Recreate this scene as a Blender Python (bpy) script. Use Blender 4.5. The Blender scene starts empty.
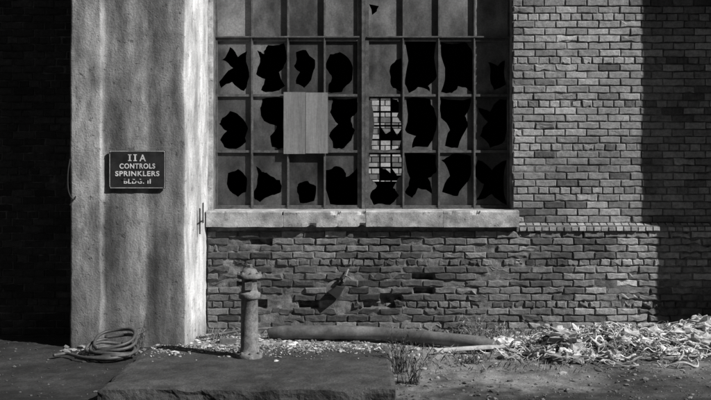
import bpy, math, random
from mathutils import Vector, noise, geometry
random.seed(7)
R=random.uniform
scene=bpy.context.scene
COL=scene.collection

# ------------------------------------------------------------ helpers
def link(o,parent=None):
    COL.objects.link(o)
    if parent: o.parent=parent
    return o
def empty(name):
    return link(bpy.data.objects.new(name,None))
def mesh(name,v,f,mat,parent=None,smooth=False,tone=None,mats=None,fm=None):
    me=bpy.data.meshes.new(name); me.from_pydata([tuple(p) for p in v],[],f); me.update()
    for m in (mats or [mat]): me.materials.append(m)
    if fm: me.polygons.foreach_set('material_index',fm)
    if smooth: me.polygons.foreach_set('use_smooth',[True]*len(me.polygons))
    if tone:
        a=me.attributes.new('tone','FLOAT','POINT'); a.data.foreach_set('value',tone)
    return link(bpy.data.objects.new(name,me),parent)
class MB:
    def __init__(s): s.v=[];s.f=[];s.t=[]
    def add(s,v,f,t=1.0):
        n=len(s.v); s.v+= [tuple(p) for p in v]; s.f+=[tuple(i+n for i in q) for q in f]; s.t+=[t]*len(v)
    def box(s,x0,x1,y0,y1,z0,z1,t=1.0,j=0):
        v=[(x,y,z) for z in(z0,z1) for y in(y0,y1) for x in(x0,x1)]
        if j: v=[tuple(c+R(-j,j) for c in p) for p in v]
        s.add(v,[(0,2,3,1),(4,5,7,6),(0,1,5,4),(2,6,7,3),(0,4,6,2),(1,3,7,5)],t)
    def out(s,name,mat,parent=None,smooth=False):
        return mesh(name,s.v,s.f,mat,parent,smooth,tone=s.t)
def tube(mb,pts,r,n=8,t=1.0,cap=True):
    pts=[Vector(p) for p in pts]; v=[];f=[]
    up=Vector((0.13,0.21,0.97))
    for i,p in enumerate(pts):
        d=(pts[min(i+1,len(pts)-1)]-pts[max(i-1,0)]).normalized()
        a=d.cross(up)
        if a.length<.05: a=d.cross(Vector((1,0,0)))
        a.normalize(); b=d.cross(a).normalized()
        rr=r(i/(len(pts)-1)) if callable(r) else r
        for k in range(n):
            w=2*math.pi*k/n; v.append(p+a*math.cos(w)*rr+b*math.sin(w)*rr)
    for i in range(len(pts)-1):
        for k in range(n):
            f.append((i*n+k,i*n+(k+1)%n,(i+1)*n+(k+1)%n,(i+1)*n+k))
    if cap:
        f.append(tuple(range(n))[::-1]); f.append(tuple((len(pts)-1)*n+k for k in range(n)))
    mb.add(v,f,t)
def catmull(P,n=12):
    P=[Vector(p) for p in P]; P=[P[0]*2-P[1]]+P+[P[-1]*2-P[-2]]; o=[]
    for i in range(1,len(P)-2):
        for k in range(n):
            t=k/n; a,b,c,d=P[i-1:i+3]
            o.append(.5*((2*b)+(c-a)*t+(2*a-5*b+4*c-d)*t*t+(3*b-3*c+d-a)*t**3))
    o.append(P[-2]); return o
def lathe(mb,prof,cx,cy,n=28,t=1.0,sx=1):
    v=[];f=[]
    for r,z in prof:
        for k in range(n):
            w=2*math.pi*k/n; v.append((cx+r*math.cos(w),cy+r*math.sin(w),z))
    for i in range(len(prof)-1):
        for k in range(n): f.append((i*n+k,i*n+(k+1)%n,(i+1)*n+(k+1)%n,(i+1)*n+k))
    f.append(tuple((len(prof)-1)*n+k for k in range(n)))
    mb.add(v,f,t)
def N3(x,y,z,s=1): return noise.noise(Vector((x*s,y*s,z*s)))

# ------------------------------------------------------------ materials
def mat(name,base=.3,rough=.9,var=.4,scale=6,fine=60,bump=.3,bdist=.01,tone=False,stretch=(1,1,1),speckle=0,spec=.3,metal=0,stain=0,stscale=1.5,pit=0):
    m=bpy.data.materials.new(name); m.use_nodes=True; nt=m.node_tree; nd=nt.nodes; L=nt.links
    b=nd['Principled BSDF']; b.inputs['Roughness'].default_value=rough
    b.inputs['Specular IOR Level'].default_value=spec; b.inputs['Metallic'].default_value=metal
    tc=nd.new('ShaderNodeTexCoord'); mp=nd.new('ShaderNodeMapping'); mp.inputs['Scale'].default_value=stretch
    L.new(tc.outputs['Object'],mp.inputs['Vector'])
    def nz(sc,det,src):
        n=nd.new('ShaderNodeTexNoise'); n.inputs['Scale'].default_value=sc; n.inputs['Detail'].default_value=det
        n.inputs['Roughness'].default_value=.65
        L.new(src,n.inputs['Vector']); return n.outputs['Fac']
    def mth(op,a,c,clamp=False):
        n=nd.new('ShaderNodeMath'); n.operation=op; n.use_clamp=clamp
        for i,q in enumerate((a,c)):
            if isinstance(q,(int,float)): n.inputs[i].default_value=q
            else: L.new(q,n.inputs[i])
        return n.outputs[0]
    def mr(src,a,c,d,e):
        n=nd.new('ShaderNodeMapRange'); L.new(src,n.inputs[0])
        for i,q in enumerate((a,c,d,e)): n.inputs[i+1].default_value=q
        return n.outputs[0]
    n1=nz(scale,6,mp.outputs[0]); n2=nz(fine,4,tc.outputs['Object'])
    val=mth('MULTIPLY',mr(n1,.3,.7,1-var,1+var),mr(n2,.3,.7,1-var*.6,1+var*.6))
    if speckle:
        n3=nz(fine*2.3,2,tc.outputs['Object'])
        val=mth('MULTIPLY',val,mr(n3,.62,.72,1,1+speckle))
    if stain:
        n4=nz(stscale,4,mp.outputs[0]); val=mth('MULTIPLY',val,mr(n4,.38,.6,1-stain,1))
    if pit:
        n5=nz(16,5,tc.outputs['Object']); pf=mr(n5,.30,.40,1-pit,1); val=mth('MULTIPLY',val,pf)
    val=mth('MULTIPLY',val,base)
    if tone:
        a=nd.new('ShaderNodeAttribute'); a.attribute_name='tone'; val=mth('MULTIPLY',val,a.outputs['Fac'])
    val=mth('MINIMUM',val,.85)
    cc=nd.new('ShaderNodeCombineColor')
    for i in range(3): L.new(val,cc.inputs[i])
    L.new(cc.outputs[0],b.inputs['Base Color'])
    if bump:
        h=mth('ADD',mth('MULTIPLY',n1,.6),mth('MULTIPLY',n2,.4))
        if pit: h=mth('ADD',h,mth('MULTIPLY',pf,.6))
        bp=nd.new('ShaderNodeBump'); bp.inputs['Strength'].default_value=bump; bp.inputs['Distance'].default_value=bdist
        L.new(h,bp.inputs['Height']); L.new(bp.outputs[0],b.inputs['Normal'])
    return m
M_brick=mat('weathered_brick',1,.92,.36,26,120,1,.010,tone=True,speckle=.7,stain=.4,stscale=1.3)
M_mortar=mat('mortar',.19,.95,.5,12,90,.9,.012,stain=.4)
M_conc=mat('stained_concrete',1,.9,.30,5.0,60,1,.013,tone=True,stretch=(2.2,2.2,.7),speckle=.5,stain=.5,stscale=1.5,pit=.45)
M_sill=mat('sill_concrete',.54,.9,.35,9,80,.8,.009,stain=.45,stscale=4,pit=.4)
M_slab=mat('slab_concrete',.075,.92,.45,5,50,1,.02,speckle=1.6,stain=.4)
M_steel=mat('painted_steel_sash',.11,.6,.5,12,80,.4,.004)
M_glass=mat('dusty_wired_glass',.135,.3,.45,4,60,.06,.002,spec=.5,tone=True,stain=.55,stscale=2.6,stretch=(1,1,.6))
M_board=mat('weathered_board',.29,.85,.2,7,50,.3,.004,stretch=(8,1,.5),tone=True,stain=.25)
M_dark=mat('shade_dark_interior',.03,.95,.3,2,20,0)  # room's shade put into a near-black base; also on small dark fittings
M_ground=mat('ground_dirt',1,.95,.45,5,42,1,.02,tone=True,speckle=.9)
M_stone=mat('rubble',.36,.9,.4,9,60,.5,.006,tone=True)
M_iron=mat('rusty_cast_iron',.19,.7,.55,16,90,.9,.006,speckle=.9)
M_rubber=mat('old_rubber',.13,.5,.4,6,60,.5,.004,tone=True,spec=.5,stain=.4)
M_rope=mat('frayed_rope',.52,.9,.45,14,160,.8,.006,tone=True)
M_weed=mat('dry_weed',.12,.9,.4,9,60,0,tone=True)
M_sign=mat('sign_enamel',.03,.4,.4,10,90,.1,.002,spec=.5)
M_white=mat('sign_lettering',.68,.6,.4,14,120,0)
M_pale=mat('pale_far_wall',.45,.9,.4,3,20,.2,.01,tone=True)
M_opp=mat('dark_blocker_brick',.08,.9,.4,3,20,.2,.01)  # dark brick for the added sky-blocking building

# ------------------------------------------------------------ building
bld=empty('brick_factory_building')
H=5.6; XL=-6.0; XR=7.5
MISS=[]
def bricks(name,x0,x1,z0,z1,yf,tonef,seed,skip=None,rag=.0025,miss=None,ch=.0725,bl=.214):
    rnd=random.Random(seed); mb=MB(); nrow=int(round((z1-z0)/ch)); ch=(z1-z0)/nrow
    for r in range(nrow):
        head=(r%6==4); L=bl/2 if head else bl
        off=(0 if r%2 else L/2)+rnd.uniform(-.012,.012)
        x=x0-off
        while x<x1:
            a=max(x,x0)+.005; b=min(x+L,x1)-.005; x+=L
            if b-a<.02: continue
            zc=z0+(r+.5)*ch; xc=(a+b)/2
            if skip and skip(xc,zc,a,b): continue
            dy=rnd.gauss(0,.0022)
            if miss:
                m=miss(xc,zc,rnd)
                if m is None: MISS.append((a-.004,b+.004,zc-ch/2,zc+ch/2)); continue
                dy+=m
            lj=rnd.uniform(.0005,.003)
            z_a=z0+r*ch+.003+lj+rnd.uniform(-.0015,.0015); z_b=z0+(r+1)*ch-.003-lj+rnd.uniform(-.0015,.0015)
            k=4
            ring=[(a+(b-a)*i/k,z_a) for i in range(k+1)]+[(b-(b-a)*i/k,z_b) for i in range(k+1)]
            J=rag*(1 if rnd.random()>.12 else 2.6)
            o1=[];o2=[];o3=[]
            tl=rnd.uniform(-.003,.003)
            for (px,pz) in ring:
                jx=rnd.uniform(-J,J); jz=rnd.uniform(-J,J)
                cx=1 if px<xc else -1; cz=1 if pz<zc else -1
                y=yf+dy+tl*(px-xc)/.1
                o1.append((px+jx,yf+.045,pz+jz)); o2.append((px+jx,y+.005+abs(rnd.gauss(0,J)),pz+jz))
                ins=.004+abs(rnd.gauss(0,J*.9))
                qx=px+jx+(cx*ins if abs(px-xc)>(b-a)*.45 else 0)
                o3.append((qx,y+rnd.uniform(-J,J)*.4,pz+jz+cz*ins))
            n=len(ring); f=[]
            for i in range(n):
                j=(i+1)%n
                f.append((i,j,n+j,n+i)); f.append((n+i,n+j,2*n+j,2*n+i))
            f.append(tuple(2*n+i for i in range(n)))
            mb.add(o1+o2+o3,f,max(.02,tonef(xc,zc,rnd)))
    return mb.out(name,M_brick,bld)
WX0,WX1,WZ0,WZ1=-1.425,1.57,1.27,4.45
def mortar_face(name,x0,x1,z0,z1,yf,er,holes=(),cell=.02):
    nx=int((x1-x0)/cell); nz=int((z1-z0)/cell); v=[]
    for j in range(nz+1):
        for i in range(nx+1):
            x=x0+(x1-x0)*i/nx; z=z0+(z1-z0)*j/nz
            y=yf+er*max(-.3,N3(x*2.5,z*2.5,3)+.5*N3(x*14,z*20,8))+.002*N3(x*40,z*40,1)
            v.append([x,y,z])
    for (a,b,c,d) in holes:
        for j in range(max(0,int((c-z0)/(z1-z0)*nz)),min(nz,int((d-z0)/(z1-z0)*nz)+1)+1):
            for i in range(max(0,int((a-x0)/(x1-x0)*nx)),min(nx,int((b-x0)/(x1-x0)*nx)+1)+1):
                q=v[j*(nx+1)+i]
                if a<=q[0]<=b and c<=q[2]<=d: q[1]=max(q[1],yf+.060+.03*N3(q[0]*14,q[2]*20,0))
    f=[(j*(nx+1)+i,j*(nx+1)+i+1,(j+1)*(nx+1)+i+1,(j+1)*(nx+1)+i) for j in range(nz) for i in range(nx)]
    mesh(name,v,f,M_mortar,bld)
w=MB()
def slab(x0,x1,z0,z1,y0=.032,y1=.34): w.box(x0,x1,y0,y1,z0,z1)
slab(XL,WX0,0-.3,H); slab(WX1,XR,-.3,H); slab(WX0,WX1,-.3,WZ0-.02); slab(WX0,WX1,WZ1,H)
w.out('wall_core',M_mortar,bld)
mortar_face('upper_mortar',WX1,XR,1.05,H,.010,.010,cell=.03)
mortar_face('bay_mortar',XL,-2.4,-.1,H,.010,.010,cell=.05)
def t_up(x,z,r):
    g=N3(x*.9,0,z*.9)
    return .40*(1+g*.45)*r.uniform(.64,1.2)*(1 if r.random()>.08 else .5)
bricks('upper_brickwork',WX1+.002,XR,1.12,H,0,t_up,3,rag=.003)
jb=MB(); jb.box(-1.475,WX0-.001,.004,.031,1.24,H); jb.out('jamb_strip',M_sill,bld)
bricks('lintel_brickwork',WX0,WX1,WZ1,H,0,t_up,5)
bricks('shaded_bay_brickwork',XL,-2.5,0.0,H,0,lambda x,z,r:.09*r.uniform(.6,1.3),6)  # bay bricks toned dark to deepen the pilaster's shadow
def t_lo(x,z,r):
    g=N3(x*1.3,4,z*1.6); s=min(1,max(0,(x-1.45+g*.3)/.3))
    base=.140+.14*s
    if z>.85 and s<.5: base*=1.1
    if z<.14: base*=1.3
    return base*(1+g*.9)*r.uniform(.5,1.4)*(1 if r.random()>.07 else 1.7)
def m_lo(x,z,r):
    g=N3(x*2.2,9,z*5); q=r.random()
    cl=N3(x*3.1,2,z*6)
    if -1.02<x<-.62 and .25<z<.44: return None if q<.5+cl else (.025 if q<.9 else 0)
    if -.05<x<.85 and .27<z<.40: return None if q<.42+1.0*cl else (.022 if q<.75 else 0)
    if -.62<x<-.05 and .27<z<.38: return .016 if q<.4 else (None if q<.5 else 0)
    if -.2<x<.7 and .18<z<.52: return .018 if q<.25 else (None if q<.31 else 0)
    if q<max(0,g-.25)*.25*(x<1.3): return None if r.random()<.6 else .025
    if q<.015 and x<1.4: return None
    if q<.18 and x<1.5: return r.uniform(.004,.022)
    return r.uniform(-.006,.005)
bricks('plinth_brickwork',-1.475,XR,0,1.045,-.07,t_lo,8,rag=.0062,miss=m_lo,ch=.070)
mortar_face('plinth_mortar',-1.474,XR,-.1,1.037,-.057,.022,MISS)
tp=MB(); tp.box(-1.47,XR,-.056,.029,1.0345,1.036); tp.out('plinth_top_bed',M_mortar,bld)
rb=MB(); x=1.63; rr=random.Random(2)
while x<XR:
    a,b=x+.003,x+.067-.003; x+=.0735; t=.44*rr.uniform(.6,1.25); j=rr.uniform(-.007,.007)
    v=[(a,-.095+j,1.047),(b,-.095+j,1.047),(b,.02,1.047),(a,.02,1.047),(a,-.09+j,1.082),(b,-.09+j,1.082),(b,.02,1.125),(a,.02,1.125)]
    v=[(q[0],q[1]+rr.uniform(-.003,.003),q[2]+rr.uniform(-.003,.003)) for q in v]
    rb.add(v,[(0,3,2,1),(4,5,6,7),(0,1,5,4),(1,2,6,5),(2,3,7,6),(3,0,4,7)],t)
rb.out('rowlock_course',M_brick,bld)
rc=MB(); rc.box(1.6,XR,-.08,.009,1.038,1.10); rc.out('rowlock_bed',M_mortar,bld)

def rough_block(mb,x0,x1,y0,y1,z0,z1,step=.02,amp=.006,sd=0):
    nx=max(1,int((x1-x0)/step)); v=[];f=[]
    hz=z1-z0
    prof=[(y1,z0),(y0,z0),(y0,z0+hz*.25),(y0,z0+hz*.5),(y0,z0+hz*.75),(y0,z1-.012),(y0+.010,z1),(y0+.06,z1+.004),(y1,z1+.012)]
    K_=len(prof)-1
    for i in range(nx+1):
        X=x0+(x1-x0)*i/nx
        for k,(y,z) in enumerate(prof):
            g=N3(X*6+sd,y*9,z*6); g2=N3(X*13+sd,y*13,z*13); e_=k in(5,6,1)
            chip=max(0,N3(X*8+sd,3,2 if k==1 else 7)-.22)*.12 if e_ else 0
            v.append((X,y+(amp*g+.004*g2+chip if k not in(0,K_) else 0),z+amp*.7*g*(1 if k else 0)-(chip*.8 if k in(5,6) else 0)+(chip*.6 if k==1 else 0)))
    m=len(prof)
    for i in range(nx):
        for k in range(m): f.append((i*m+k,(i+1)*m+k,(i+1)*m+(k+1)%m,i*m+(k+1)%m))
    f.append(tuple(range(m))); f.append(tuple(nx*m+k for k in range(m))[::-1])
    mb.add(v,f)
s=MB()
for i,(a,b) in enumerate([(-1.475,-.712),(-.709,.10),(.104,.868),(.871,1.615)]):
    rough_block(s,a,b,-.135,.2,1.088+R(-.003,.003),1.245+R(-.003,.003),sd=i*7)
s.out('window_sill',M_sill,bld)
u=MB(); u.box(-1.47,1.6,-.055,.028,1.037,1.100); u.out('sill_bed',M_mortar,bld)

# ------------------------------------------------------------ window
win=empty('factory_window'); win.parent=bld
K=1.02; YW=.20
def WXc(c): return (c-355.5)/100*K
def WZc(c): return 1.6+(175-c)/100*K
cols=[216,252,288,324.5,359.5]; cols2=[367,403,438.5,474,509]
rows=[207,151.5,95.5,39.5,-16,-72]
fr=MB()
def vbar(c,w,y0,y1,z0=WZc(208.5),z1=WZ1): fr.box(WXc(c-w/2),WXc(c+w/2),y0,y1,z0,z1)
def hbar(c,w,y0,y1,a,b): fr.box(WXc(a),WXc(b),y0,y1,WZc(c+w/2),WZc(c-w/2))
for C in (cols,cols2):
    for i,c in enumerate(C):
        ed=i in(0,4)
        vbar(c,3.6 if ed else 2.4,YW-.022,YW+.03)
        if not ed: vbar(c,1.0,YW-.034,YW-.0225)
    for j,rw in enumerate(rows):
        thick= 3.6 if j in(0,3) else 2.4
        hbar(rw,thick,YW-.0195,YW+.028,C[0]+.5,C[-1]-.5)
        if j==3: hbar(rw-2.2,1.4,YW-.040,YW-.0200,C[0],C[-1])
vbar(363.3,3.2,YW-.045,YW+.04); vbar(363.3,6.6,YW-.0175,YW+.02)
hbar(208.6,2.4,YW-.03,YW+.06,213,512)
fr.out('steel_sash',M_steel,win)
holes={
(0,3):[(222,60),(230,47),(238,57),(247,51),(249,72),(244,91),(232,82),(221,88),(219,82),(233,68)],
(1,3):[(257,50),(264,54),(268,45),(284,43),(286,62),(279,72),(285,86),(272,92),(261,90),(265,79),(256,74),(260,62)],
(2,3):[(296,52),(306,50),(315,60),(312,76),(304,88),(296,84),(300,72),(294,66)],
(3,3):[(330,54),(340,52),(351,62),(352,80),(342,92),(328,92),(332,78),(326,68)],
(4,3):[(392,64),(401,58),(401,92),(393,88),(390,74)],
(5,3):[(405,42),(436,42),(437,76),(428,86),(430,92),(418,87),(409,93),(405,80)],
(6,3):[(441,42),(464,42),(472,50),(472,92),(458,86),(452,93),(441,92),(445,68)],
(7,3):[(488,62),(498,66),(505,60),(506,84),(494,90),(490,76)],
(0,2):[(222,118),(230,111),(242,118),(248,128),(246,142),(236,149),(224,147),(220,140),(227,131),(219,124)],
(1,2):[(262,99),(282,98),(286,104),(286,148),(272,147),(270,136),(277,126),(264,121),(260,108)],
(3,2):[(332,98),(357,98),(357,112),(351,118),(355,130),(344,148),(333,148),(329,136),(338,124),(330,112)],
(4,2):[(370,98),(398,98),(397,116),(401,122),(399,148),(371,149)],
(5,2):[(406,99),(430,99),(434,108),(436,130),(428,147),(412,148),(416,136),(405,130)],
(6,2):[(441,98),(471,98),(465,116),(468,126),(458,148),(445,146),(450,130),(441,118)],
(7,2):[(478,108),(490,112),(500,99),(507,99),(505,140),(490,148),(480,136),(488,122)],
(0,1):[(228,173),(238,169),(247,178),(246,192),(238,197),(228,188)],
(1,1):[(256,166),(262,172),(268,174),(280,180),(281,192),(272,195),(260,202),(254,198),(257,184)],
(2,1):[(298,184),(308,181),(316,186),(314,201),(300,203),(297,192)],
(3,1):[(326,170),(336,166),(344,170),(346,177),(357,168),(357,204),(330,204),(326,190)],
(4,1):[(370,154),(400,154),(401,176),(393,188),(399,196),(390,205),(374,205),(370,196),(377,186),(370,178)],
(5,1):[(405,154),(436,155),(437,170),(428,178),(432,194),(418,188),(412,198),(405,192),(410,178)],
(6,1):[(441,160),(452,154),(471,156),(469,180),(458,196),(442,192),(450,176)],
(7,1):[(478,160),(492,170),(507,160),(507,205),(492,194),(476,200),(484,184),(475,176)],
(4,4):[(369,4),(379,6),(372,15)],
}
allc=[(cols[i],cols[i+1]) for i in range(4)]+[(cols2[i],cols2[i+1]) for i in range(4)]
gl=MB(); rg=random.Random(12)
for ci,(a,b) in enumerate(allc):
    for rj in range(1,6):
        zt=rows[rj]; zb=rows[rj-1]
        outer=[(a,zb),(b,zb),(b,zt),(a,zt)]
        y=YW+.006+rg.uniform(-.002,.002)
        tl=rg.uniform(-.002,.002)
        h=holes.get((ci,rj)); hp=[]
        if h:
            for i in range(len(h)):
                p0=h[i];p1=h[(i+1)%len(h)]; hp.append(p0)
                for t in (.25,.5,.75):
                    nxx,nyy=p1[1]-p0[1],p0[0]-p1[0]; bow=.07*math.sin(math.pi*t)*(1 if (i*7+ci)%3 else -1)
                    hp.append((p0[0]+(p1[0]-p0[0])*t+nxx*bow+rg.uniform(-.7,.7),p0[1]+(p1[1]-p0[1])*t+nyy*bow+rg.uniform(-.7,.7)))
            hp=[(min(max(q[0],a+.6),b-.6),min(max(q[1],zt+.6),zb-.6)) for q in hp]
        polys=[[Vector((q[0],q[1],0)) for q in outer]]
        if hp: polys.append([Vector((q[0],q[1],0)) for q in hp])
        tri=geometry.tessellate_polygon(polys); pts=outer+hp
        v=[(WXc(q[0]),y+tl*(q[0]-a)/36,WZc(q[1])) for q in pts]
        gl.add(v,[tuple(t) for t in tri],rg.choice([.5,.7,.9,1,1.2,1.5])*(1.5 if rj>=4 else 1))
g=gl.out('broken_panes',M_glass,win)
so=g.modifiers.new('thick','SOLIDIFY'); so.thickness=.005; so.offset=0
bd=MB()
bd.box(WXc(284),WXc(305.5),YW-.052,YW-.0405,WZc(154),WZc(92.5),.85)
bd.box(WXc(306),WXc(328),YW-.055,YW-.0405,WZc(153.5),WZc(93),1.0)
bd.out('plywood_patch',M_board,win)

YB=5.2
it=MB()
it.box(XL,XR,.34,YB,-.25,-.02); it.box(XL,XR,.34,YB+.3,H-.2,H-.001)
it.box(XL,XL+.2,.341,YB,-.02,H-.2); it.box(XR-.2,XR,.341,YB,-.02,H-.2)
bx0,bx1,bz0,bz1=.20,.72,1.50,2.78
it.box(XL,bx0,YB,YB+.3,-.2,H-.2);it.box(bx1,XR,YB,YB+.3,-.2,H-.2);it.box(bx0,bx1,YB,YB+.3,-.2,bz0);it.box(bx0,bx1,YB,YB+.3,bz1,H-.2)
it.out('interior_shell',M_dark,bld)
bw=MB()
for i in range(1,3): 
    xx=bx0+(bx1-bx0)*i/3; bw.box(xx-.013,xx+.013,YB+.1,YB+.13,bz0,bz1)
for i in range(1,6):
    zz=bz0+(bz1-bz0)*i/6; bw.box(bx0,bx1,YB+.098,YB+.128,zz-.013,zz+.013)
bw.out('rear_window_bars',M_steel,bld)
rp=MB(); r5=random.Random(5)
for i in range(3):
    for j in range(6):
        if r5.random()<.5:
            xx=bx0+(bx1-bx0)/3*i; zz=bz0+(bz1-bz0)/6*j
            X1_=xx+.16; Z1_=zz+.2; c1=r5.uniform(.3,1)
            rp.add([(xx+.013,YB+.115,zz+.013),(X1_,YB+.115,zz+.013),(X1_,YB+.115,zz+.013+.187*c1),(xx+.09,YB+.115,zz+.013+.187*r5.uniform(.2,1)),(xx+.013,YB+.115,Z1_)],[(0,1,2,3,4)],.6)
rp.out('rear_window_panes',M_glass,bld)

far=empty('brick_warehouse')
fb=MB(); rf=random.Random(9)
for r in range(44):
    x=-4-(r%2)*.15
    while x<7:
        fb.box(x+.012,x+.288,12.0+rf.uniform(-.008,.008),12.2,r*.125+.010,r*.125+.115,rf.uniform(.3,1.1)); x+=.3
fb.out('facade_blocks',M_pale,far)
fb=MB(); fb.box(-4.6,8,12.02,15,-.3,5.6); fb.out('body',M_mortar,far)

# unseen dark building added behind the viewpoint to block sky light
op=empty('sky_blocking_building'); ob=MB(); og=MB()
yo=-15.5
ob.box(-34,26,yo-10,yo-.25,-.3,15)
xw=-34
while xw<26:
    ob.box(xw,xw+1.6,yo-.25,yo,-.3,15)
    for k in range(4):
        ob.box(xw+1.6,xw+5,yo-.25,yo-.02,k*3.7-.3,k*3.7+1.0)
        og.box(xw+1.6,xw+5,yo-.24,yo-.2,k*3.7+1.0,k*3.7+3.4)
        for m in range(1,6): ob.box(xw+1.6+m*.567-.025,xw+1.6+m*.567+.025,yo-.2,yo-.17,k*3.7+1.0,k*3.7+3.4)
    xw+=5
ob.box(-34,26,yo-.25,yo-.018,15.0,15.5)
ob.out('blocker_walls',M_opp,op); og.out('blocker_windows',M_dark,op)

# ------------------------------------------------------------ pilasters
def pilaster(name,prof,toner,seed):
    zs=[-.2+i*.03 for i in range(int((H+.15)/.03)+1)]
    pts=[]
    for i in range(len(prof)-1):
        a=Vector(prof[i]);b=Vector(prof[i+1]); n=max(1,int((b-a).length/.02))
        for k in range(n): pts.append(tuple(a.lerp(b,k/n)))
    pts.append(prof[-1]); m=len(pts); v=[];f=[];t=[]
    for z in zs:
        for i,(x,y) in enumerate(pts):
            g=N3(x*5+seed,y*5,z*2.2)*.008+N3(x*17+seed,y*17,z*9)*.003
            rag=max(0,.35-z)*.06*N3(x*6+seed,y*6,z*7)
            v.append((x+g+rag*.4,y+g-abs(rag)*.5,z)); t.append(toner(x,y,z))
    for j in range(len(zs)-1):
        for i in range(m-1): f.append((j*m+i,j*m+i+1,(j+1)*m+i+1,(j+1)*m+i))
    mesh(name,v,f,M_conc,bld,True,tone=t)
def interp(x,T):
    for i in range(len(T)-1):
        if T[i][0]<=x<=T[i+1][0]: 
            u=(x-T[i][0])/(T[i+1][0]-T[i][0]); u=u*u*(3-2*u); return T[i][1]*(1-u)+T[i+1][1]*u
    return T[0][1] if x<T[0][0] else T[-1][1]
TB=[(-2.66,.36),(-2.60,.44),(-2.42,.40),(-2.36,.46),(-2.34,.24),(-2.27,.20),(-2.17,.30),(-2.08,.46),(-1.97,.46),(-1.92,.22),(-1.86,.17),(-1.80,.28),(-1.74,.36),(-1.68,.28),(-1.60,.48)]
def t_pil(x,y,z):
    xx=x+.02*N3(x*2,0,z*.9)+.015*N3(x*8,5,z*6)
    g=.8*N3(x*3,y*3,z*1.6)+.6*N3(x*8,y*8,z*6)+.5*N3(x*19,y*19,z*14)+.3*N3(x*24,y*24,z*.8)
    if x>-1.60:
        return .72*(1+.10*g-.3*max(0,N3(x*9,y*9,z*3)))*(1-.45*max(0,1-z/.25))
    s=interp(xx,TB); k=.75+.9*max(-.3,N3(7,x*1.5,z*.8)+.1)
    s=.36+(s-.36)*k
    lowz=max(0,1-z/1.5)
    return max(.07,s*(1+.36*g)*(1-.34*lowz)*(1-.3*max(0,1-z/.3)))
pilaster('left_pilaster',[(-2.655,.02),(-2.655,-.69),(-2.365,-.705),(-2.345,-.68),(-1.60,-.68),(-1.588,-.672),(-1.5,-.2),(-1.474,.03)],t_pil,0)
AZ=math.radians(60); EL=math.radians(38)
px=2.83+.7*math.tan(AZ)
pilaster('right_pilaster',[(px-.08,.02),(px,-.68),(px+.8,-.68),(px+.85,-.67),(px+.9,.02)],lambda x,y,z:.3,50)
rf_=MB(); rf_.box(XL-.1,XR+.1,-.2,YB+.4,H+.0,H+.25); rf_.out('roof_slab',M_sill,bld)
ib=MB()
tube(ib,[(-1.50,-.36,1.28),(-1.50,-.36,1.03)],.007,6); tube(ib,[(-1.50,-.37,1.15),(-1.50,-.22,1.15)],.007,6); tube(ib,[(-1.49,-.22,1.33),(-1.49,-.22,1.13)],.006,6)
ib.out('iron_bracket',M_dark,bld)
cb=MB(); tube(cb,catmull([(-2.655,-.70,1.75),(-2.67,-.72,1.6),(-2.66,-.73,1.45),(-2.62,-.72,1.37),(-2.60,-.715,1.40),(-2.65,-.72,1.32)]),.006,6)
cb.out('hanging_cable',M_dark)

# ------------------------------------------------------------ sign
sg=empty('sprinkler_control_sign'); cx,cz,yy=-2.027,1.651,-.698
sb=MB(); W,Hh=.525,.355
def rrect(w,h,r,n=5):
    o=[]
    for (sx,sz,a0) in ((1,1,0),(-1,1,90),(-1,-1,180),(1,-1,270)):
        for k in range(n+1):
            a=math.radians(a0+90*k/n); o.append((sx*(w/2-r)+r*math.cos(a),sz*(h/2-r)+r*math.sin(a)))
    return o
def prism(mb,ring,y0,y1):
    n=len(ring); v=[(cx+a,y0,cz+b) for a,b in ring]+[(cx+a,y1,cz+b) for a,b in ring]
    mb.add(v,[tuple(range(n)),tuple(range(2*n-1,n-1,-1))]+[(i,n+i,n+(i+1)%n,(i+1)%n) for i in range(n)])
prism(sb,rrect(W,Hh,.012),yy-.012,yy); sb.out('plate',M_sign,sg)
bo=MB()
o=rrect(W-.010,Hh-.010,.010); i_=rrect(W-.018,Hh-.018,.008); n=len(o)
bo.add([(cx+a,yy-.0135,cz+b) for a,b in o+i_],[(k,(k+1)%n,n+(k+1)%n,n+k) for k in range(n)]); bo.out('border_line',M_white,sg)
def text(s_,z,h,wd):
    c=bpy.data.curves.new('t','FONT'); c.body=s_; c.align_x='CENTER'; c.size=h*1.4; c.extrude=.0008; c.offset=.0016; c.space_character=1.15
    c.materials.append(M_white); o=link(bpy.data.objects.new('line_'+s_.split()[0].lower().strip('.'),c),sg)
    o.location=(cx,yy-.0145,z); o.rotation_euler=(math.pi/2,0,0)
    bpy.context.view_layer.update(); o.scale.x=wd/max(.01,o.dimensions.x); return o
text('CONTROLS',cz+.010,.046,.33); text('SPRINKLERS',cz-.060,.046,.41)
lt=MB(); y0=yy-.0150;y1=yy-.0125
for ux in (-.07,-.02):
    lt.box(cx+ux-.0065,cx+ux+.0065,y0,y1,cz+.082,cz+.137)
    for q in(.078,.133): lt.box(cx+ux-.016,cx+ux+.016,y0-.0005,y1,cz+q,cz+q+.0075)
lt.out('roman_two',M_white,sg)
a_=text('A',cz+.078,.062,.06); a_.location.x=cx+.05
b_=text('BLDG. II',cz-.130,.042,.25)
sc=MB()
for q in((-.25,.16),(.25,.16),(-.25,-.16),(.25,-.16)):
    tube(sc,[(cx+q[0],yy-.01,cz+q[1]),(cx+q[0],yy-.018,cz+q[1])],.006,8)
sc.out('screws',M_steel,sg)
wp=MB(); rw_=random.Random(8)
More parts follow.
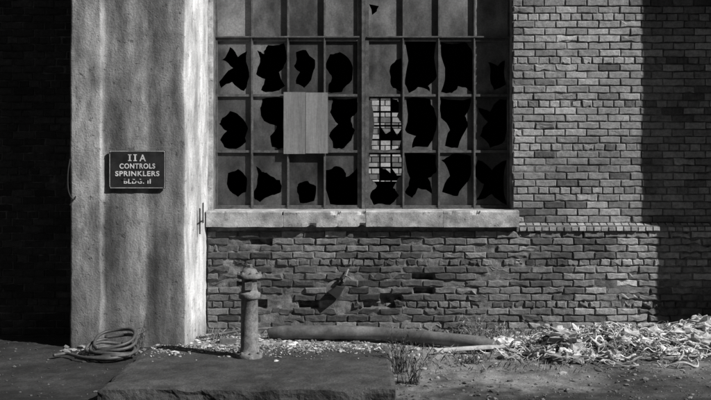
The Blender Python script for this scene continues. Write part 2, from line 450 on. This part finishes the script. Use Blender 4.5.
for (A,B,C) in((-.10,-.103,.022),(-.05,-.106,.02),(.0,-.102,.022),(.05,-.104,.018),(.10,-.10,.015),(-.13,-.10,.012)):
    ring=[(cx+A+C*1.3*math.cos(k*.7)*rw_.uniform(.6,1.2),yy-.0165,cz+B+.006+C*.5*math.sin(k*.7)*rw_.uniform(.6,1.2)) for k in range(9)]
    wp.add(ring,[tuple(range(9))])
wp.out('worn_paint_patches',M_sign,sg)

# ------------------------------------------------------------ ground
def sm(a,b,x):
    t=min(1,max(0,(x-a)/(b-a))); return t*t*(3-2*t)
def gh(x,y):
    near=sm(-6,-4,y) if y<0 else 1
    h=.018*N3(x*1.3,y*1.3,0)+.012*N3(x*5,y*5,3)+.007*N3(x*14,y*14,5)+.004*N3(x*31,y*31,5)
    bank=.03*sm(-1.0,-.15,y)*sm(-1.8,-1.4,x)
    return (h*.9+bank-.006)*near if y<.2 else -.03
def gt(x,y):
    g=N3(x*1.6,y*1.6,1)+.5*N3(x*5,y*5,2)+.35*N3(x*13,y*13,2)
    near_wall=sm(-1.9,-1.5,x+.3*g)*sm(-1.45,-1.15,y+.15*g)  # paler ground in a band along the wall
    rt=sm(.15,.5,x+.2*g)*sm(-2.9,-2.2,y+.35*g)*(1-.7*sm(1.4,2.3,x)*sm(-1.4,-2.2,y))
    m=max(near_wall,rt*.8)
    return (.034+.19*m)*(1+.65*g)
def axis(lo,hi,st,far):
    c=[lo+i*st for i in range(int((hi-lo)/st)+1)]
    a=[];q=.3
    while q<far: a.append(q); q*=1.8
    return [lo-q for q in reversed(a)]+c+[c[-1]+q for q in a]
xs=axis(-4.6,4.6,.027,400); ys=axis(-3.9,.06,.03,400)
v=[(x,y,gh(x,y)) for y in ys for x in xs]; nx=len(xs)
f=[(j*nx+i,j*nx+i+1,(j+1)*nx+i+1,(j+1)*nx+i) for j in range(len(ys)-1) for i in range(nx-1)]
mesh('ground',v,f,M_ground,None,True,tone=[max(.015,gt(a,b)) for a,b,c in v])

sl=MB(); X0,X1,Y0,Y1=-1.79,.28,-3.05,-1.28; st=.03
nx=int((X1-X0)/st); ny=int((Y1-Y0)/st); v=[];f=[]
for j in range(ny+1):
    for i in range(nx+1):
        x=X0+(X1-X0)*i/nx; y=Y0+(Y1-Y0)*j/ny
        e=min(i,nx-i,j,ny-j)
        g=.006*N3(x*3,y*3,0)+.005*N3(x*14,y*14,0)-.02*max(0,N3(x*7,y*7,3)-.35)
        c_=max(0,N3(x*3.5,y*3.5,9)-.05)
        g-=(.012+.06*c_ if e==0 else .04*c_ if e==1 else .02*c_ if e==2 else 0)
        wx=.02*N3(y*5,x*2,3)*(i in(0,nx)); wy=.02*N3(x*5,y*2,6)*(j in(0,ny))
        v.append((x+wx,y+wy,.12+g))
I=lambda i,j:j*(nx+1)+i
for j in range(ny):
    for i in range(nx): f.append((I(i,j),I(i+1,j),I(i+1,j+1),I(i,j+1)))
per=[I(i,0) for i in range(nx+1)]+[I(nx,j) for j in range(1,ny+1)]+[I(i,ny) for i in range(nx-1,-1,-1)]+[I(0,j) for j in range(ny-1,0,-1)]
n=len(per); prev=per
for lv in range(1,7):
    b0=len(v)
    for q in per:
        x,y,z=v[q]; zz=z+(-.06-z)*lv/6; d=.02*N3(x*7,y*7,zz*9)+.008*N3(x*22,y*22,zz*22)
        v.append((x+d*(1 if x<-.7 else -1)*.6,y+d,zz))
    cur=list(range(b0,b0+n))
    for k in range(n): f.append((prev[k],cur[k],cur[(k+1)%n],prev[(k+1)%n]))
    prev=cur
mesh('concrete_slab',v,f,M_slab,None,False)

# ------------------------------------------------------------ valve post
vp=empty('valve_post'); vx,vy=-.862,-1.87; q=MB(); z0=.118
prof=[(.105,z0),(.108,z0+.03),(.10,z0+.036),(.082,z0+.04),(.078,z0+.06),(.073,z0+.08),(.070,z0+.30),(.069,z0+.47),(.074,z0+.475),(.088,z0+.485),(.090,z0+.515),(.088,z0+.525),(.072,z0+.53),(.066,z0+.545),(.063,z0+.62),(.066,z0+.635),(.098,z0+.642),(.102,z0+.652),(.102,z0+.672),(.096,z0+.680),(.07,z0+.683),(.064,z0+.70),(.052,z0+.718),(.03,z0+.728),(.026,z0+.73)]
lathe(q,prof,vx,vy); q.out('barrel',M_iron,vp,True)
q=MB(); lathe(q,[(.024,z0+.72),(.026,z0+.752),(.018,z0+.757)],vx,vy,5); q.out('operating_nut',M_iron,vp)
q=MB()
for k in range(8):
    w=k*math.pi/4+.2; c,s_=math.cos(w),math.sin(w)
    lathe(q,[(.011,z0+.672),(.011,z0+.692),(.006,z0+.695)],vx+.085*c,vy+.085*s_,6)
    lathe(q,[(.011,z0+.03),(.011,z0+.05),(.006,z0+.053)],vx+.094*c,vy+.094*s_,6)
q.out('flange_bolts',M_iron,vp)
q=MB()
q.box(vx-.028,vx+.028,vy-.080,vy-.05,z0+.555,z0+.622); q.box(vx+.055,vx+.088,vy-.018,vy+.018,z0+.57,z0+.61)
tube(q,[(vx-.05,vy,z0+.6),(vx-.095,vy-.005,z0+.6)],.016,8); tube(q,[(vx-.088,vy-.005,z0+.6),(vx-.102,vy-.005,z0+.6)],.024,6)
q.out('indicator_window_and_lugs',M_iron,vp)

# ------------------------------------------------------------ hose along the wall
hs=MB()
HP=[(-.84,-.34,.070),(-.62,-.38,.085),(-.3,-.42,.095),(.1,-.46,.095),(.42,-.55,.088),(.75,-.70,.080),(1.05,-.86,.070),(1.26,-.95,.055)]
P=catmull(HP,14)
tube(hs,P,lambda t:.064*(1+.05*math.sin(t*8+.5)+.03*math.sin(t*23))*(1-.35*max(0,(t-.88)/.12)**2-.25*max(0,(.08-t)/.08)),18,1.3)
hs.out('suction_hose',M_rubber,None,True)
th=MB(); tube(th,catmull([(-1.5,-.30,.04),(-1.3,-.22,.05),(-1.05,-.25,.09),(-.8,-.22,.10),(-.5,-.18,.08)]),.014,8,1.6); th.out('thin_pipe',M_rubber)
hc=MB(); cxx,cyy=-2.13,-1.25
for q,(r0,tx,ty,dx,dy,dz) in enumerate([(.20,.02,.05,0,0,.03),(.19,-.15,.25,.01,.02,.075),(.205,.2,.38,-.01,.04,.11),(.17,.05,.15,.03,-.02,.055),(.185,.3,.55,.0,.07,.15)]):
    pts=[]
    for i in range(41):
        a=i/40*2*math.pi*1.02+q; r1=r0*(1+.06*math.sin(2*a+q)+.04*math.sin(3*a+q*2))
        X=r1*math.cos(a);Y=r1*.95*math.sin(a)
        pts.append((cxx+dx+X,cyy+dy+Y,max(.025,dz+tx*X*.6+ty*Y*.55+.008*math.sin(3*a)+i*.0004)))
    tube(hc,pts,.0145,8,.9)
tube(hc,catmull([(cxx-.50,cyy-.04,.03),(cxx-.42,cyy+.05,.03),(cxx-.32,cyy-.04,.03),(cxx-.2,cyy-.17,.035),(cxx+.02,cyy-.22,.035),(cxx+.18,cyy-.1,.04)]),.0145,8,.9)
hc.out('garden_hose_coil',M_rubber,None,True)

wb=MB(); 
v=[(.72,-1.13,.03),(1.22,-1.06,.045),(1.35,-1.0,.05),(1.2,-.99,.055),(.70,-1.09,.04)]
v2=[(a,b,c+.015) for a,b,c in v]; n=5
wb.add(v+v2,[(4,3,2,1,0),(5,6,7,8,9)]+[(i,(i+1)%n,n+(i+1)%n,n+i) for i in range(n)],1.9)
wb.out('split_board',M_board)

sp=empty('wall_spigot'); q=MB()
X,Zz=-.17,.47
q.add([(X-.10,-.075,Zz-.02),(X,-.085,Zz-.10),(X+.07,-.08,Zz+.03),(X-.01,-.075,Zz+.04),(X-.09,-.15,Zz-.03),(X-.01,-.17,Zz-.09),(X+.05,-.16,Zz+.02),(X-.02,-.15,Zz+.035)],
 [(0,1,2,3),(4,7,6,5),(0,4,5,1),(1,5,6,2),(2,6,7,3),(3,7,4,0)]); q.out('cover_plate',M_dark,sp)
q=MB(); tube(q,catmull([(X+.02,-.10,Zz+.02),(X+.06,-.14,Zz+.08),(X+.08,-.12,Zz+.15),(X+.10,-.09,Zz+.20)]),.009,6); tube(q,catmull([(X+.03,-.1,Zz+.12),(X+.07,-.14,Zz+.14),(X+.13,-.12,Zz+.10)]),.007,6); tube(q,[(X+.06,-.07,Zz+.09),(X+.06,-.15,Zz+.09)],.016,8)
q.out('bent_pipe',M_iron,sp)

# ------------------------------------------------------------ gravel
gr=MB(); rs=random.Random(21)
ico=[(0,0,1),(.89,0,.45),(.28,.85,.45),(-.72,.53,.45),(-.72,-.53,.45),(.28,-.85,.45),(.72,.53,-.45),(-.28,.85,-.45),(-.89,0,-.45),(-.28,-.85,-.45),(.72,-.53,-.45),(0,0,-1)]
icf=[(0,1,2),(0,2,3),(0,3,4),(0,4,5),(0,5,1),(1,6,2),(2,7,3),(3,8,4),(4,9,5),(5,10,1),(2,6,7),(3,7,8),(4,8,9),(5,9,10),(1,10,6),(6,11,7),(7,11,8),(8,11,9),(9,11,10),(10,11,6)]
def stone(x,y,s_,t,z=None):
    zz=(gh(x,y) if z is None else z)+s_*.15
    a=rs.uniform(0,6.28); ca,sa=math.cos(a),math.sin(a); sx,sy,sz=rs.uniform(.7,1.6),rs.uniform(.5,1.1),rs.uniform(.3,.75)
    v=[]
    for p_ in ico:
        k=rs.uniform(.65,1.25); A,B,C=p_[0]*sx*k*s_,p_[1]*sy*k*s_,p_[2]*sz*k*s_
        v.append((x+A*ca-B*sa,y+A*sa+B*ca,zz+C))
    gr.add(v,icf,t)
for _ in range(3800):
    x=rs.uniform(-1.6,3.3); y=-.09-abs(rs.gauss(0,.5))
    if y<-1.25 and x<.35: continue
    stone(x,y,min(.05,.004+rs.expovariate(1/.0075)),rs.choice([.35,.5,.8,1,1.4,1.8]))
for _ in range(2800):
    x=rs.uniform(.3,3.6); y=rs.uniform(-3.0,-.3); stone(x,y,min(.03,.003+rs.expovariate(1/.0045)),rs.uniform(.2,1.0)*(1 if y>-2.2 else .6))
for _ in range(450):
    x=rs.uniform(-3.8,-1.8); y=rs.uniform(-2.8,-.1); stone(x,y,min(.03,.003+rs.expovariate(1/.0035)),rs.uniform(.12,.4))
for _ in range(1900):
    x=rs.uniform(-1.75,.24); y=-1.31-abs(rs.gauss(0,.24)); 
    if y>-3 and N3(x*3,y*3,7)>-.2: stone(x,y,min(.028,.003+rs.expovariate(1/.004)),rs.uniform(.3,1.5),.122)
for _ in range(90):
    x=rs.uniform(-2.7,-1.5); stone(x,rs.uniform(-1.0,-.7) ,rs.uniform(.012,.045),rs.uniform(.4,.9))
for x,y,s_ in((-1.62,-.95,.07),(-1.5,-1.0,.05),(.55,-.85,.05),(.95,-1.3,.05),(-.3,-.95,.05),(.15,-.95,.05),(1.5,-.35,.06)): stone(x,y,s_,.9)
gr.out('gravel',M_stone)
fbk=MB()
for x,y,a,t in((-1.2,-.55,.3,.2),(.30,-1.0,1.0,.2),(1.45,-.6,-.4,.2),(-.55,-.85,.9,.22)):
    c,s_=math.cos(a),math.sin(a); vv=[]
    for Z in(0,.055):
        for (A,B) in((-.09,-.045),(.07,-.05),(.09,.045),(-.08,.05)): vv.append((x+A*c-B*s_+R(-.006,.006),y+A*s_+B*c+R(-.006,.006),gh(x,y)+Z-.015+R(-.005,.01)))
    fbk.add(vv,[(3,2,1,0),(4,5,6,7),(0,1,5,4),(1,2,6,5),(2,3,7,6),(3,0,4,7)],t)
fbk.out('fallen_bricks',M_brick)

# ------------------------------------------------------------ heap of rope and torn sheeting
dp=empty('debris_pile'); rd=random.Random(31)
def mound(x,y):
    a=math.exp(-((x-2.25)/.55)**2-((y+.95)/.38)**2)*.17
    b=math.exp(-((x-3.2)/.45)**2-((y+.65)/.35)**2)*.15
    return gh(x,y)+a+b+.035*max(0,N3(x*4,y*4,2))*(a+b)/.1
n1=60;n2=40;v=[]
for j in range(n2):
    for i in range(n1):
        x=1.3+i*.05; y=-2.1+j*.05
        v.append((x,y,mound(x,y)-.012+.02*N3(x*9,y*9,4)-.02*(i in(0,n1-1) or j in(0,n2-1))))
f=[(j*n1+i,j*n1+i+1,(j+1)*n1+i+1,(j+1)*n1+i) for j in range(n2-1) for i in range(n1-1)]
mesh('soil_mound',v,f,M_ground,dp,True,tone=[.08*(1+.5*N3(a*4,b*4,1)) for a,b,c in v])
def spot():
    if rd.random()<.66: x=rd.gauss(2.25,.38); y=rd.gauss(-.98,.26)
    else: x=rd.gauss(3.2,.30); y=rd.gauss(-.65,.2)
    return x,min(y,-.15)
rp=MB()
for s_i in range(760):
    x,y=spot()
    a=rd.uniform(0,6.28); L=rd.randint(6,20); st_=rd.uniform(.012,.038); curl=rd.gauss(0,.3); pts=[]; base=rd.uniform(.0,.06)
    ph=rd.uniform(0,6); am=rd.uniform(.008,.035)
    for k in range(L):
        pts.append((x,min(y,-.09),mound(x,y)+base+am*math.sin(k*.7+ph)+.010)); a+=curl+rd.gauss(0,.35); curl+=rd.gauss(0,.08)
        x+=math.cos(a)*st_; y+=math.sin(a)*st_*.8
    tube(rp,catmull(pts,2),rd.choice([.0018,.0025,.003,.004,.0055,.009]),5,rd.choice([.15,.3,.5,.9,1.2,1.5]))
rp.out('tangled_ropes',M_rope,dp)
# crumpled cloth/plastic: closed, strongly folded lumps
ts=MB()
for s_i in range(34):
    x,y=spot(); sz=rd.uniform(.04,.12); sd=rd.uniform(0,99); n=22; m_=12; v=[]
    ex,ey=rd.uniform(.9,1.9),rd.uniform(.7,1.1); a0=rd.uniform(0,3.1)
    for j in range(m_+1):
        th_=math.pi*j/m_
        for i in range(n):
            ph=2*math.pi*i/n; dx,dy,dz=math.sin(th_)*math.cos(ph),math.sin(th_)*math.sin(ph),math.cos(th_)
            rr_=1+.55*(abs(N3(dx*1.7+sd,dy*1.7,dz*1.7))*2-.5)+.5*(abs(N3(dx*4+sd,dy*4,dz*4))*2-.4)
            A,B=dx*sz*rr_*ex,dy*sz*rr_*ey
            v.append((x+A*math.cos(a0)-B*math.sin(a0),min(-.09,y+A*math.sin(a0)+B*math.cos(a0)),mound(x,y)+.02+dz*sz*rr_*.6))
    ts.add(v,[(j*n+i,(j+1)*n+i,(j+1)*n+(i+1)%n,j*n+(i+1)%n) for j in range(m_) for i in range(n)],rd.choice([.5,.7,.9,1.1,1.3]))
ts.out('crumpled_sheeting',M_rope,dp)
sr=MB(); tube(sr,catmull([(1.35,-.55,.05),(1.6,-.75,.04),(1.9,-.6,.06),(2.2,-.45,.10),(2.5,-.55,.12)]),.009,7,1.1)
tube(sr,catmull([(3.3,-1.1,.04),(3.0,-1.35,.04),(2.8,-1.4,.04),(2.4,-1.45,.03),(2.0,-1.4,.03)]),.007,7,.7)
sr.out('loose_rope_ends',M_rope,dp)
tw=MB()
for _ in range(150):
    x,y=spot(); a=rd.uniform(0,6.28); l=rd.uniform(.08,.4); z=mound(x,y)+rd.uniform(.02,.07)
    p1=(x+math.cos(a)*l,min(-.09,y+math.sin(a)*l*.7)); m_=((x+p1[0])/2+rd.gauss(0,.015),(y+p1[1])/2,z+rd.uniform(-.01,.04))
    tube(tw,[(x,y,z),m_,(p1[0],p1[1],mound(*p1)+rd.uniform(.01,.09))],lambda t:.004*(1-.6*t),4,rd.choice([.5,1,2,3]))
tw.out('dry_twigs',M_weed,dp)

# ------------------------------------------------------------ weeds
def weed(name,x,y,z,n,hgt,spread,tone=1,branch=True,seed=0):
    r=random.Random(seed); mb=MB()
    for _ in range(n):
        a=r.uniform(0,6.28); h=hgt*r.uniform(.35,1); sp_=spread*r.uniform(.3,1)
        bx,by=x+r.gauss(0,spread*.25),y+r.gauss(0,spread*.2); pts=[]
        for k in range(7):
            u_=k/6; pts.append((bx+math.cos(a)*sp_*u_**1.6+r.gauss(0,.004),min(-.08,by+math.sin(a)*sp_*u_**1.6),z+h*u_-.3*h*max(0,u_-.6)*r.uniform(0,1)))
        tube(mb,pts,lambda t:.0028*(1-t)+.0007,4,tone*r.uniform(.6,1.4))
        if branch:
            for k in range(r.randint(2,7)):
                i=r.randint(2,6); p0=Vector(pts[i]); d=Vector((r.gauss(0,1),r.gauss(0,1),r.gauss(.3,.7))).normalized()*r.uniform(.02,.06)
                s2=d.cross(Vector((0,0,1))).normalized()*r.uniform(.002,.008)
                mb.add([p0,p0+d*.5+s2,p0+d,p0+d*.5-s2],[(0,1,2,3)],tone*r.uniform(.5,1.5))
    mb.out(name,M_weed)
weed('weed_plant',.36,-1.9,0,34,.40,.14,.5,seed=1)
weed('weed_plant',1.15,-.2,0,40,.26,.22,2.2,seed=2)
weed('weed_plant',1.42,-.35,0,26,.24,.2,2.6,seed=3)
weed('weed_plant',-1.98,-.82,0,9,.36,.13,.5,seed=4)
weed('weed_plant',.42,-2.35,0,22,.26,.14,.4,seed=5)
weed('weed_plant',-1.35,-.35,0,20,.12,.14,1.6,seed=6)
weed('weed_plant',3.42,-.85,0,26,.34,.2,1.5,seed=7)
weed('weed_plant',1.0,-1.5,0,24,.12,.18,1.0,seed=8)
gm=MB(); r=random.Random(77)
for _ in range(1500):
    c_=r.choice([(-1.0,.5),(.4,.5),(1.3,.35),(1.9,.4),(2.7,.5)]); x=r.gauss(*c_); y=-.1-abs(r.gauss(0,.14))
    if r.random()<.35: x=r.uniform(.3,1.9); y=r.uniform(-1.9,-.6)
    if not -1.45<x<4: continue
    h=r.uniform(.02,.09); a=r.uniform(0,6.28); l=h*r.uniform(.2,1.2); z=gh(x,y)
    w_=.0025
    gm.add([(x-w_,y,z),(x+w_,y,z),(x+math.cos(a)*l*.5,min(-.08,y+math.sin(a)*l*.5),z+h*.7),(x+math.cos(a)*l,min(-.08,y+math.sin(a)*l),z+h)],[(0,1,2),(1,3,2)],r.uniform(.6,2.5))
gm.out('grass',M_weed)

# ------------------------------------------------------------ light, sky, camera
S=Vector((math.sin(AZ)*math.cos(EL),-math.cos(AZ)*math.cos(EL),math.sin(EL)))
sd=bpy.data.lights.new('sun','SUN'); sd.energy=5; sd.angle=math.radians(.5); sd.color=(1,.99,.98)
so=link(bpy.data.objects.new('sun',sd)); so.rotation_euler=S.to_track_quat('Z','Y').to_euler(); so.location=(8,-6,10)
wd=bpy.data.worlds.new('World'); scene.world=wd; wd.use_nodes=True; nt=wd.node_tree
sk=nt.nodes.new('ShaderNodeTexSky'); sk.sky_type='NISHITA'; sk.sun_disc=False; sk.sun_elevation=EL; sk.sun_rotation=math.radians(120)
bwn=nt.nodes.new('ShaderNodeRGBToBW'); nt.links.new(sk.outputs[0],bwn.inputs[0])
bg=nt.nodes['Background']; nt.links.new(bwn.outputs[0],bg.inputs[0]); bg.inputs[1].default_value=.05
cd=bpy.data.cameras.new('camera'); cd.sensor_width=36; cd.lens=36*10/7.11; cd.shift_y=-25/711; cd.clip_end=2000; cd.clip_start=.1
co=link(bpy.data.objects.new('camera',cd)); co.location=(0,-10,1.6); co.rotation_euler=(math.pi/2,0,0)
scene.camera=co
scene.view_settings.view_transform='Standard'; scene.view_settings.look='None'; scene.view_settings.exposure=0
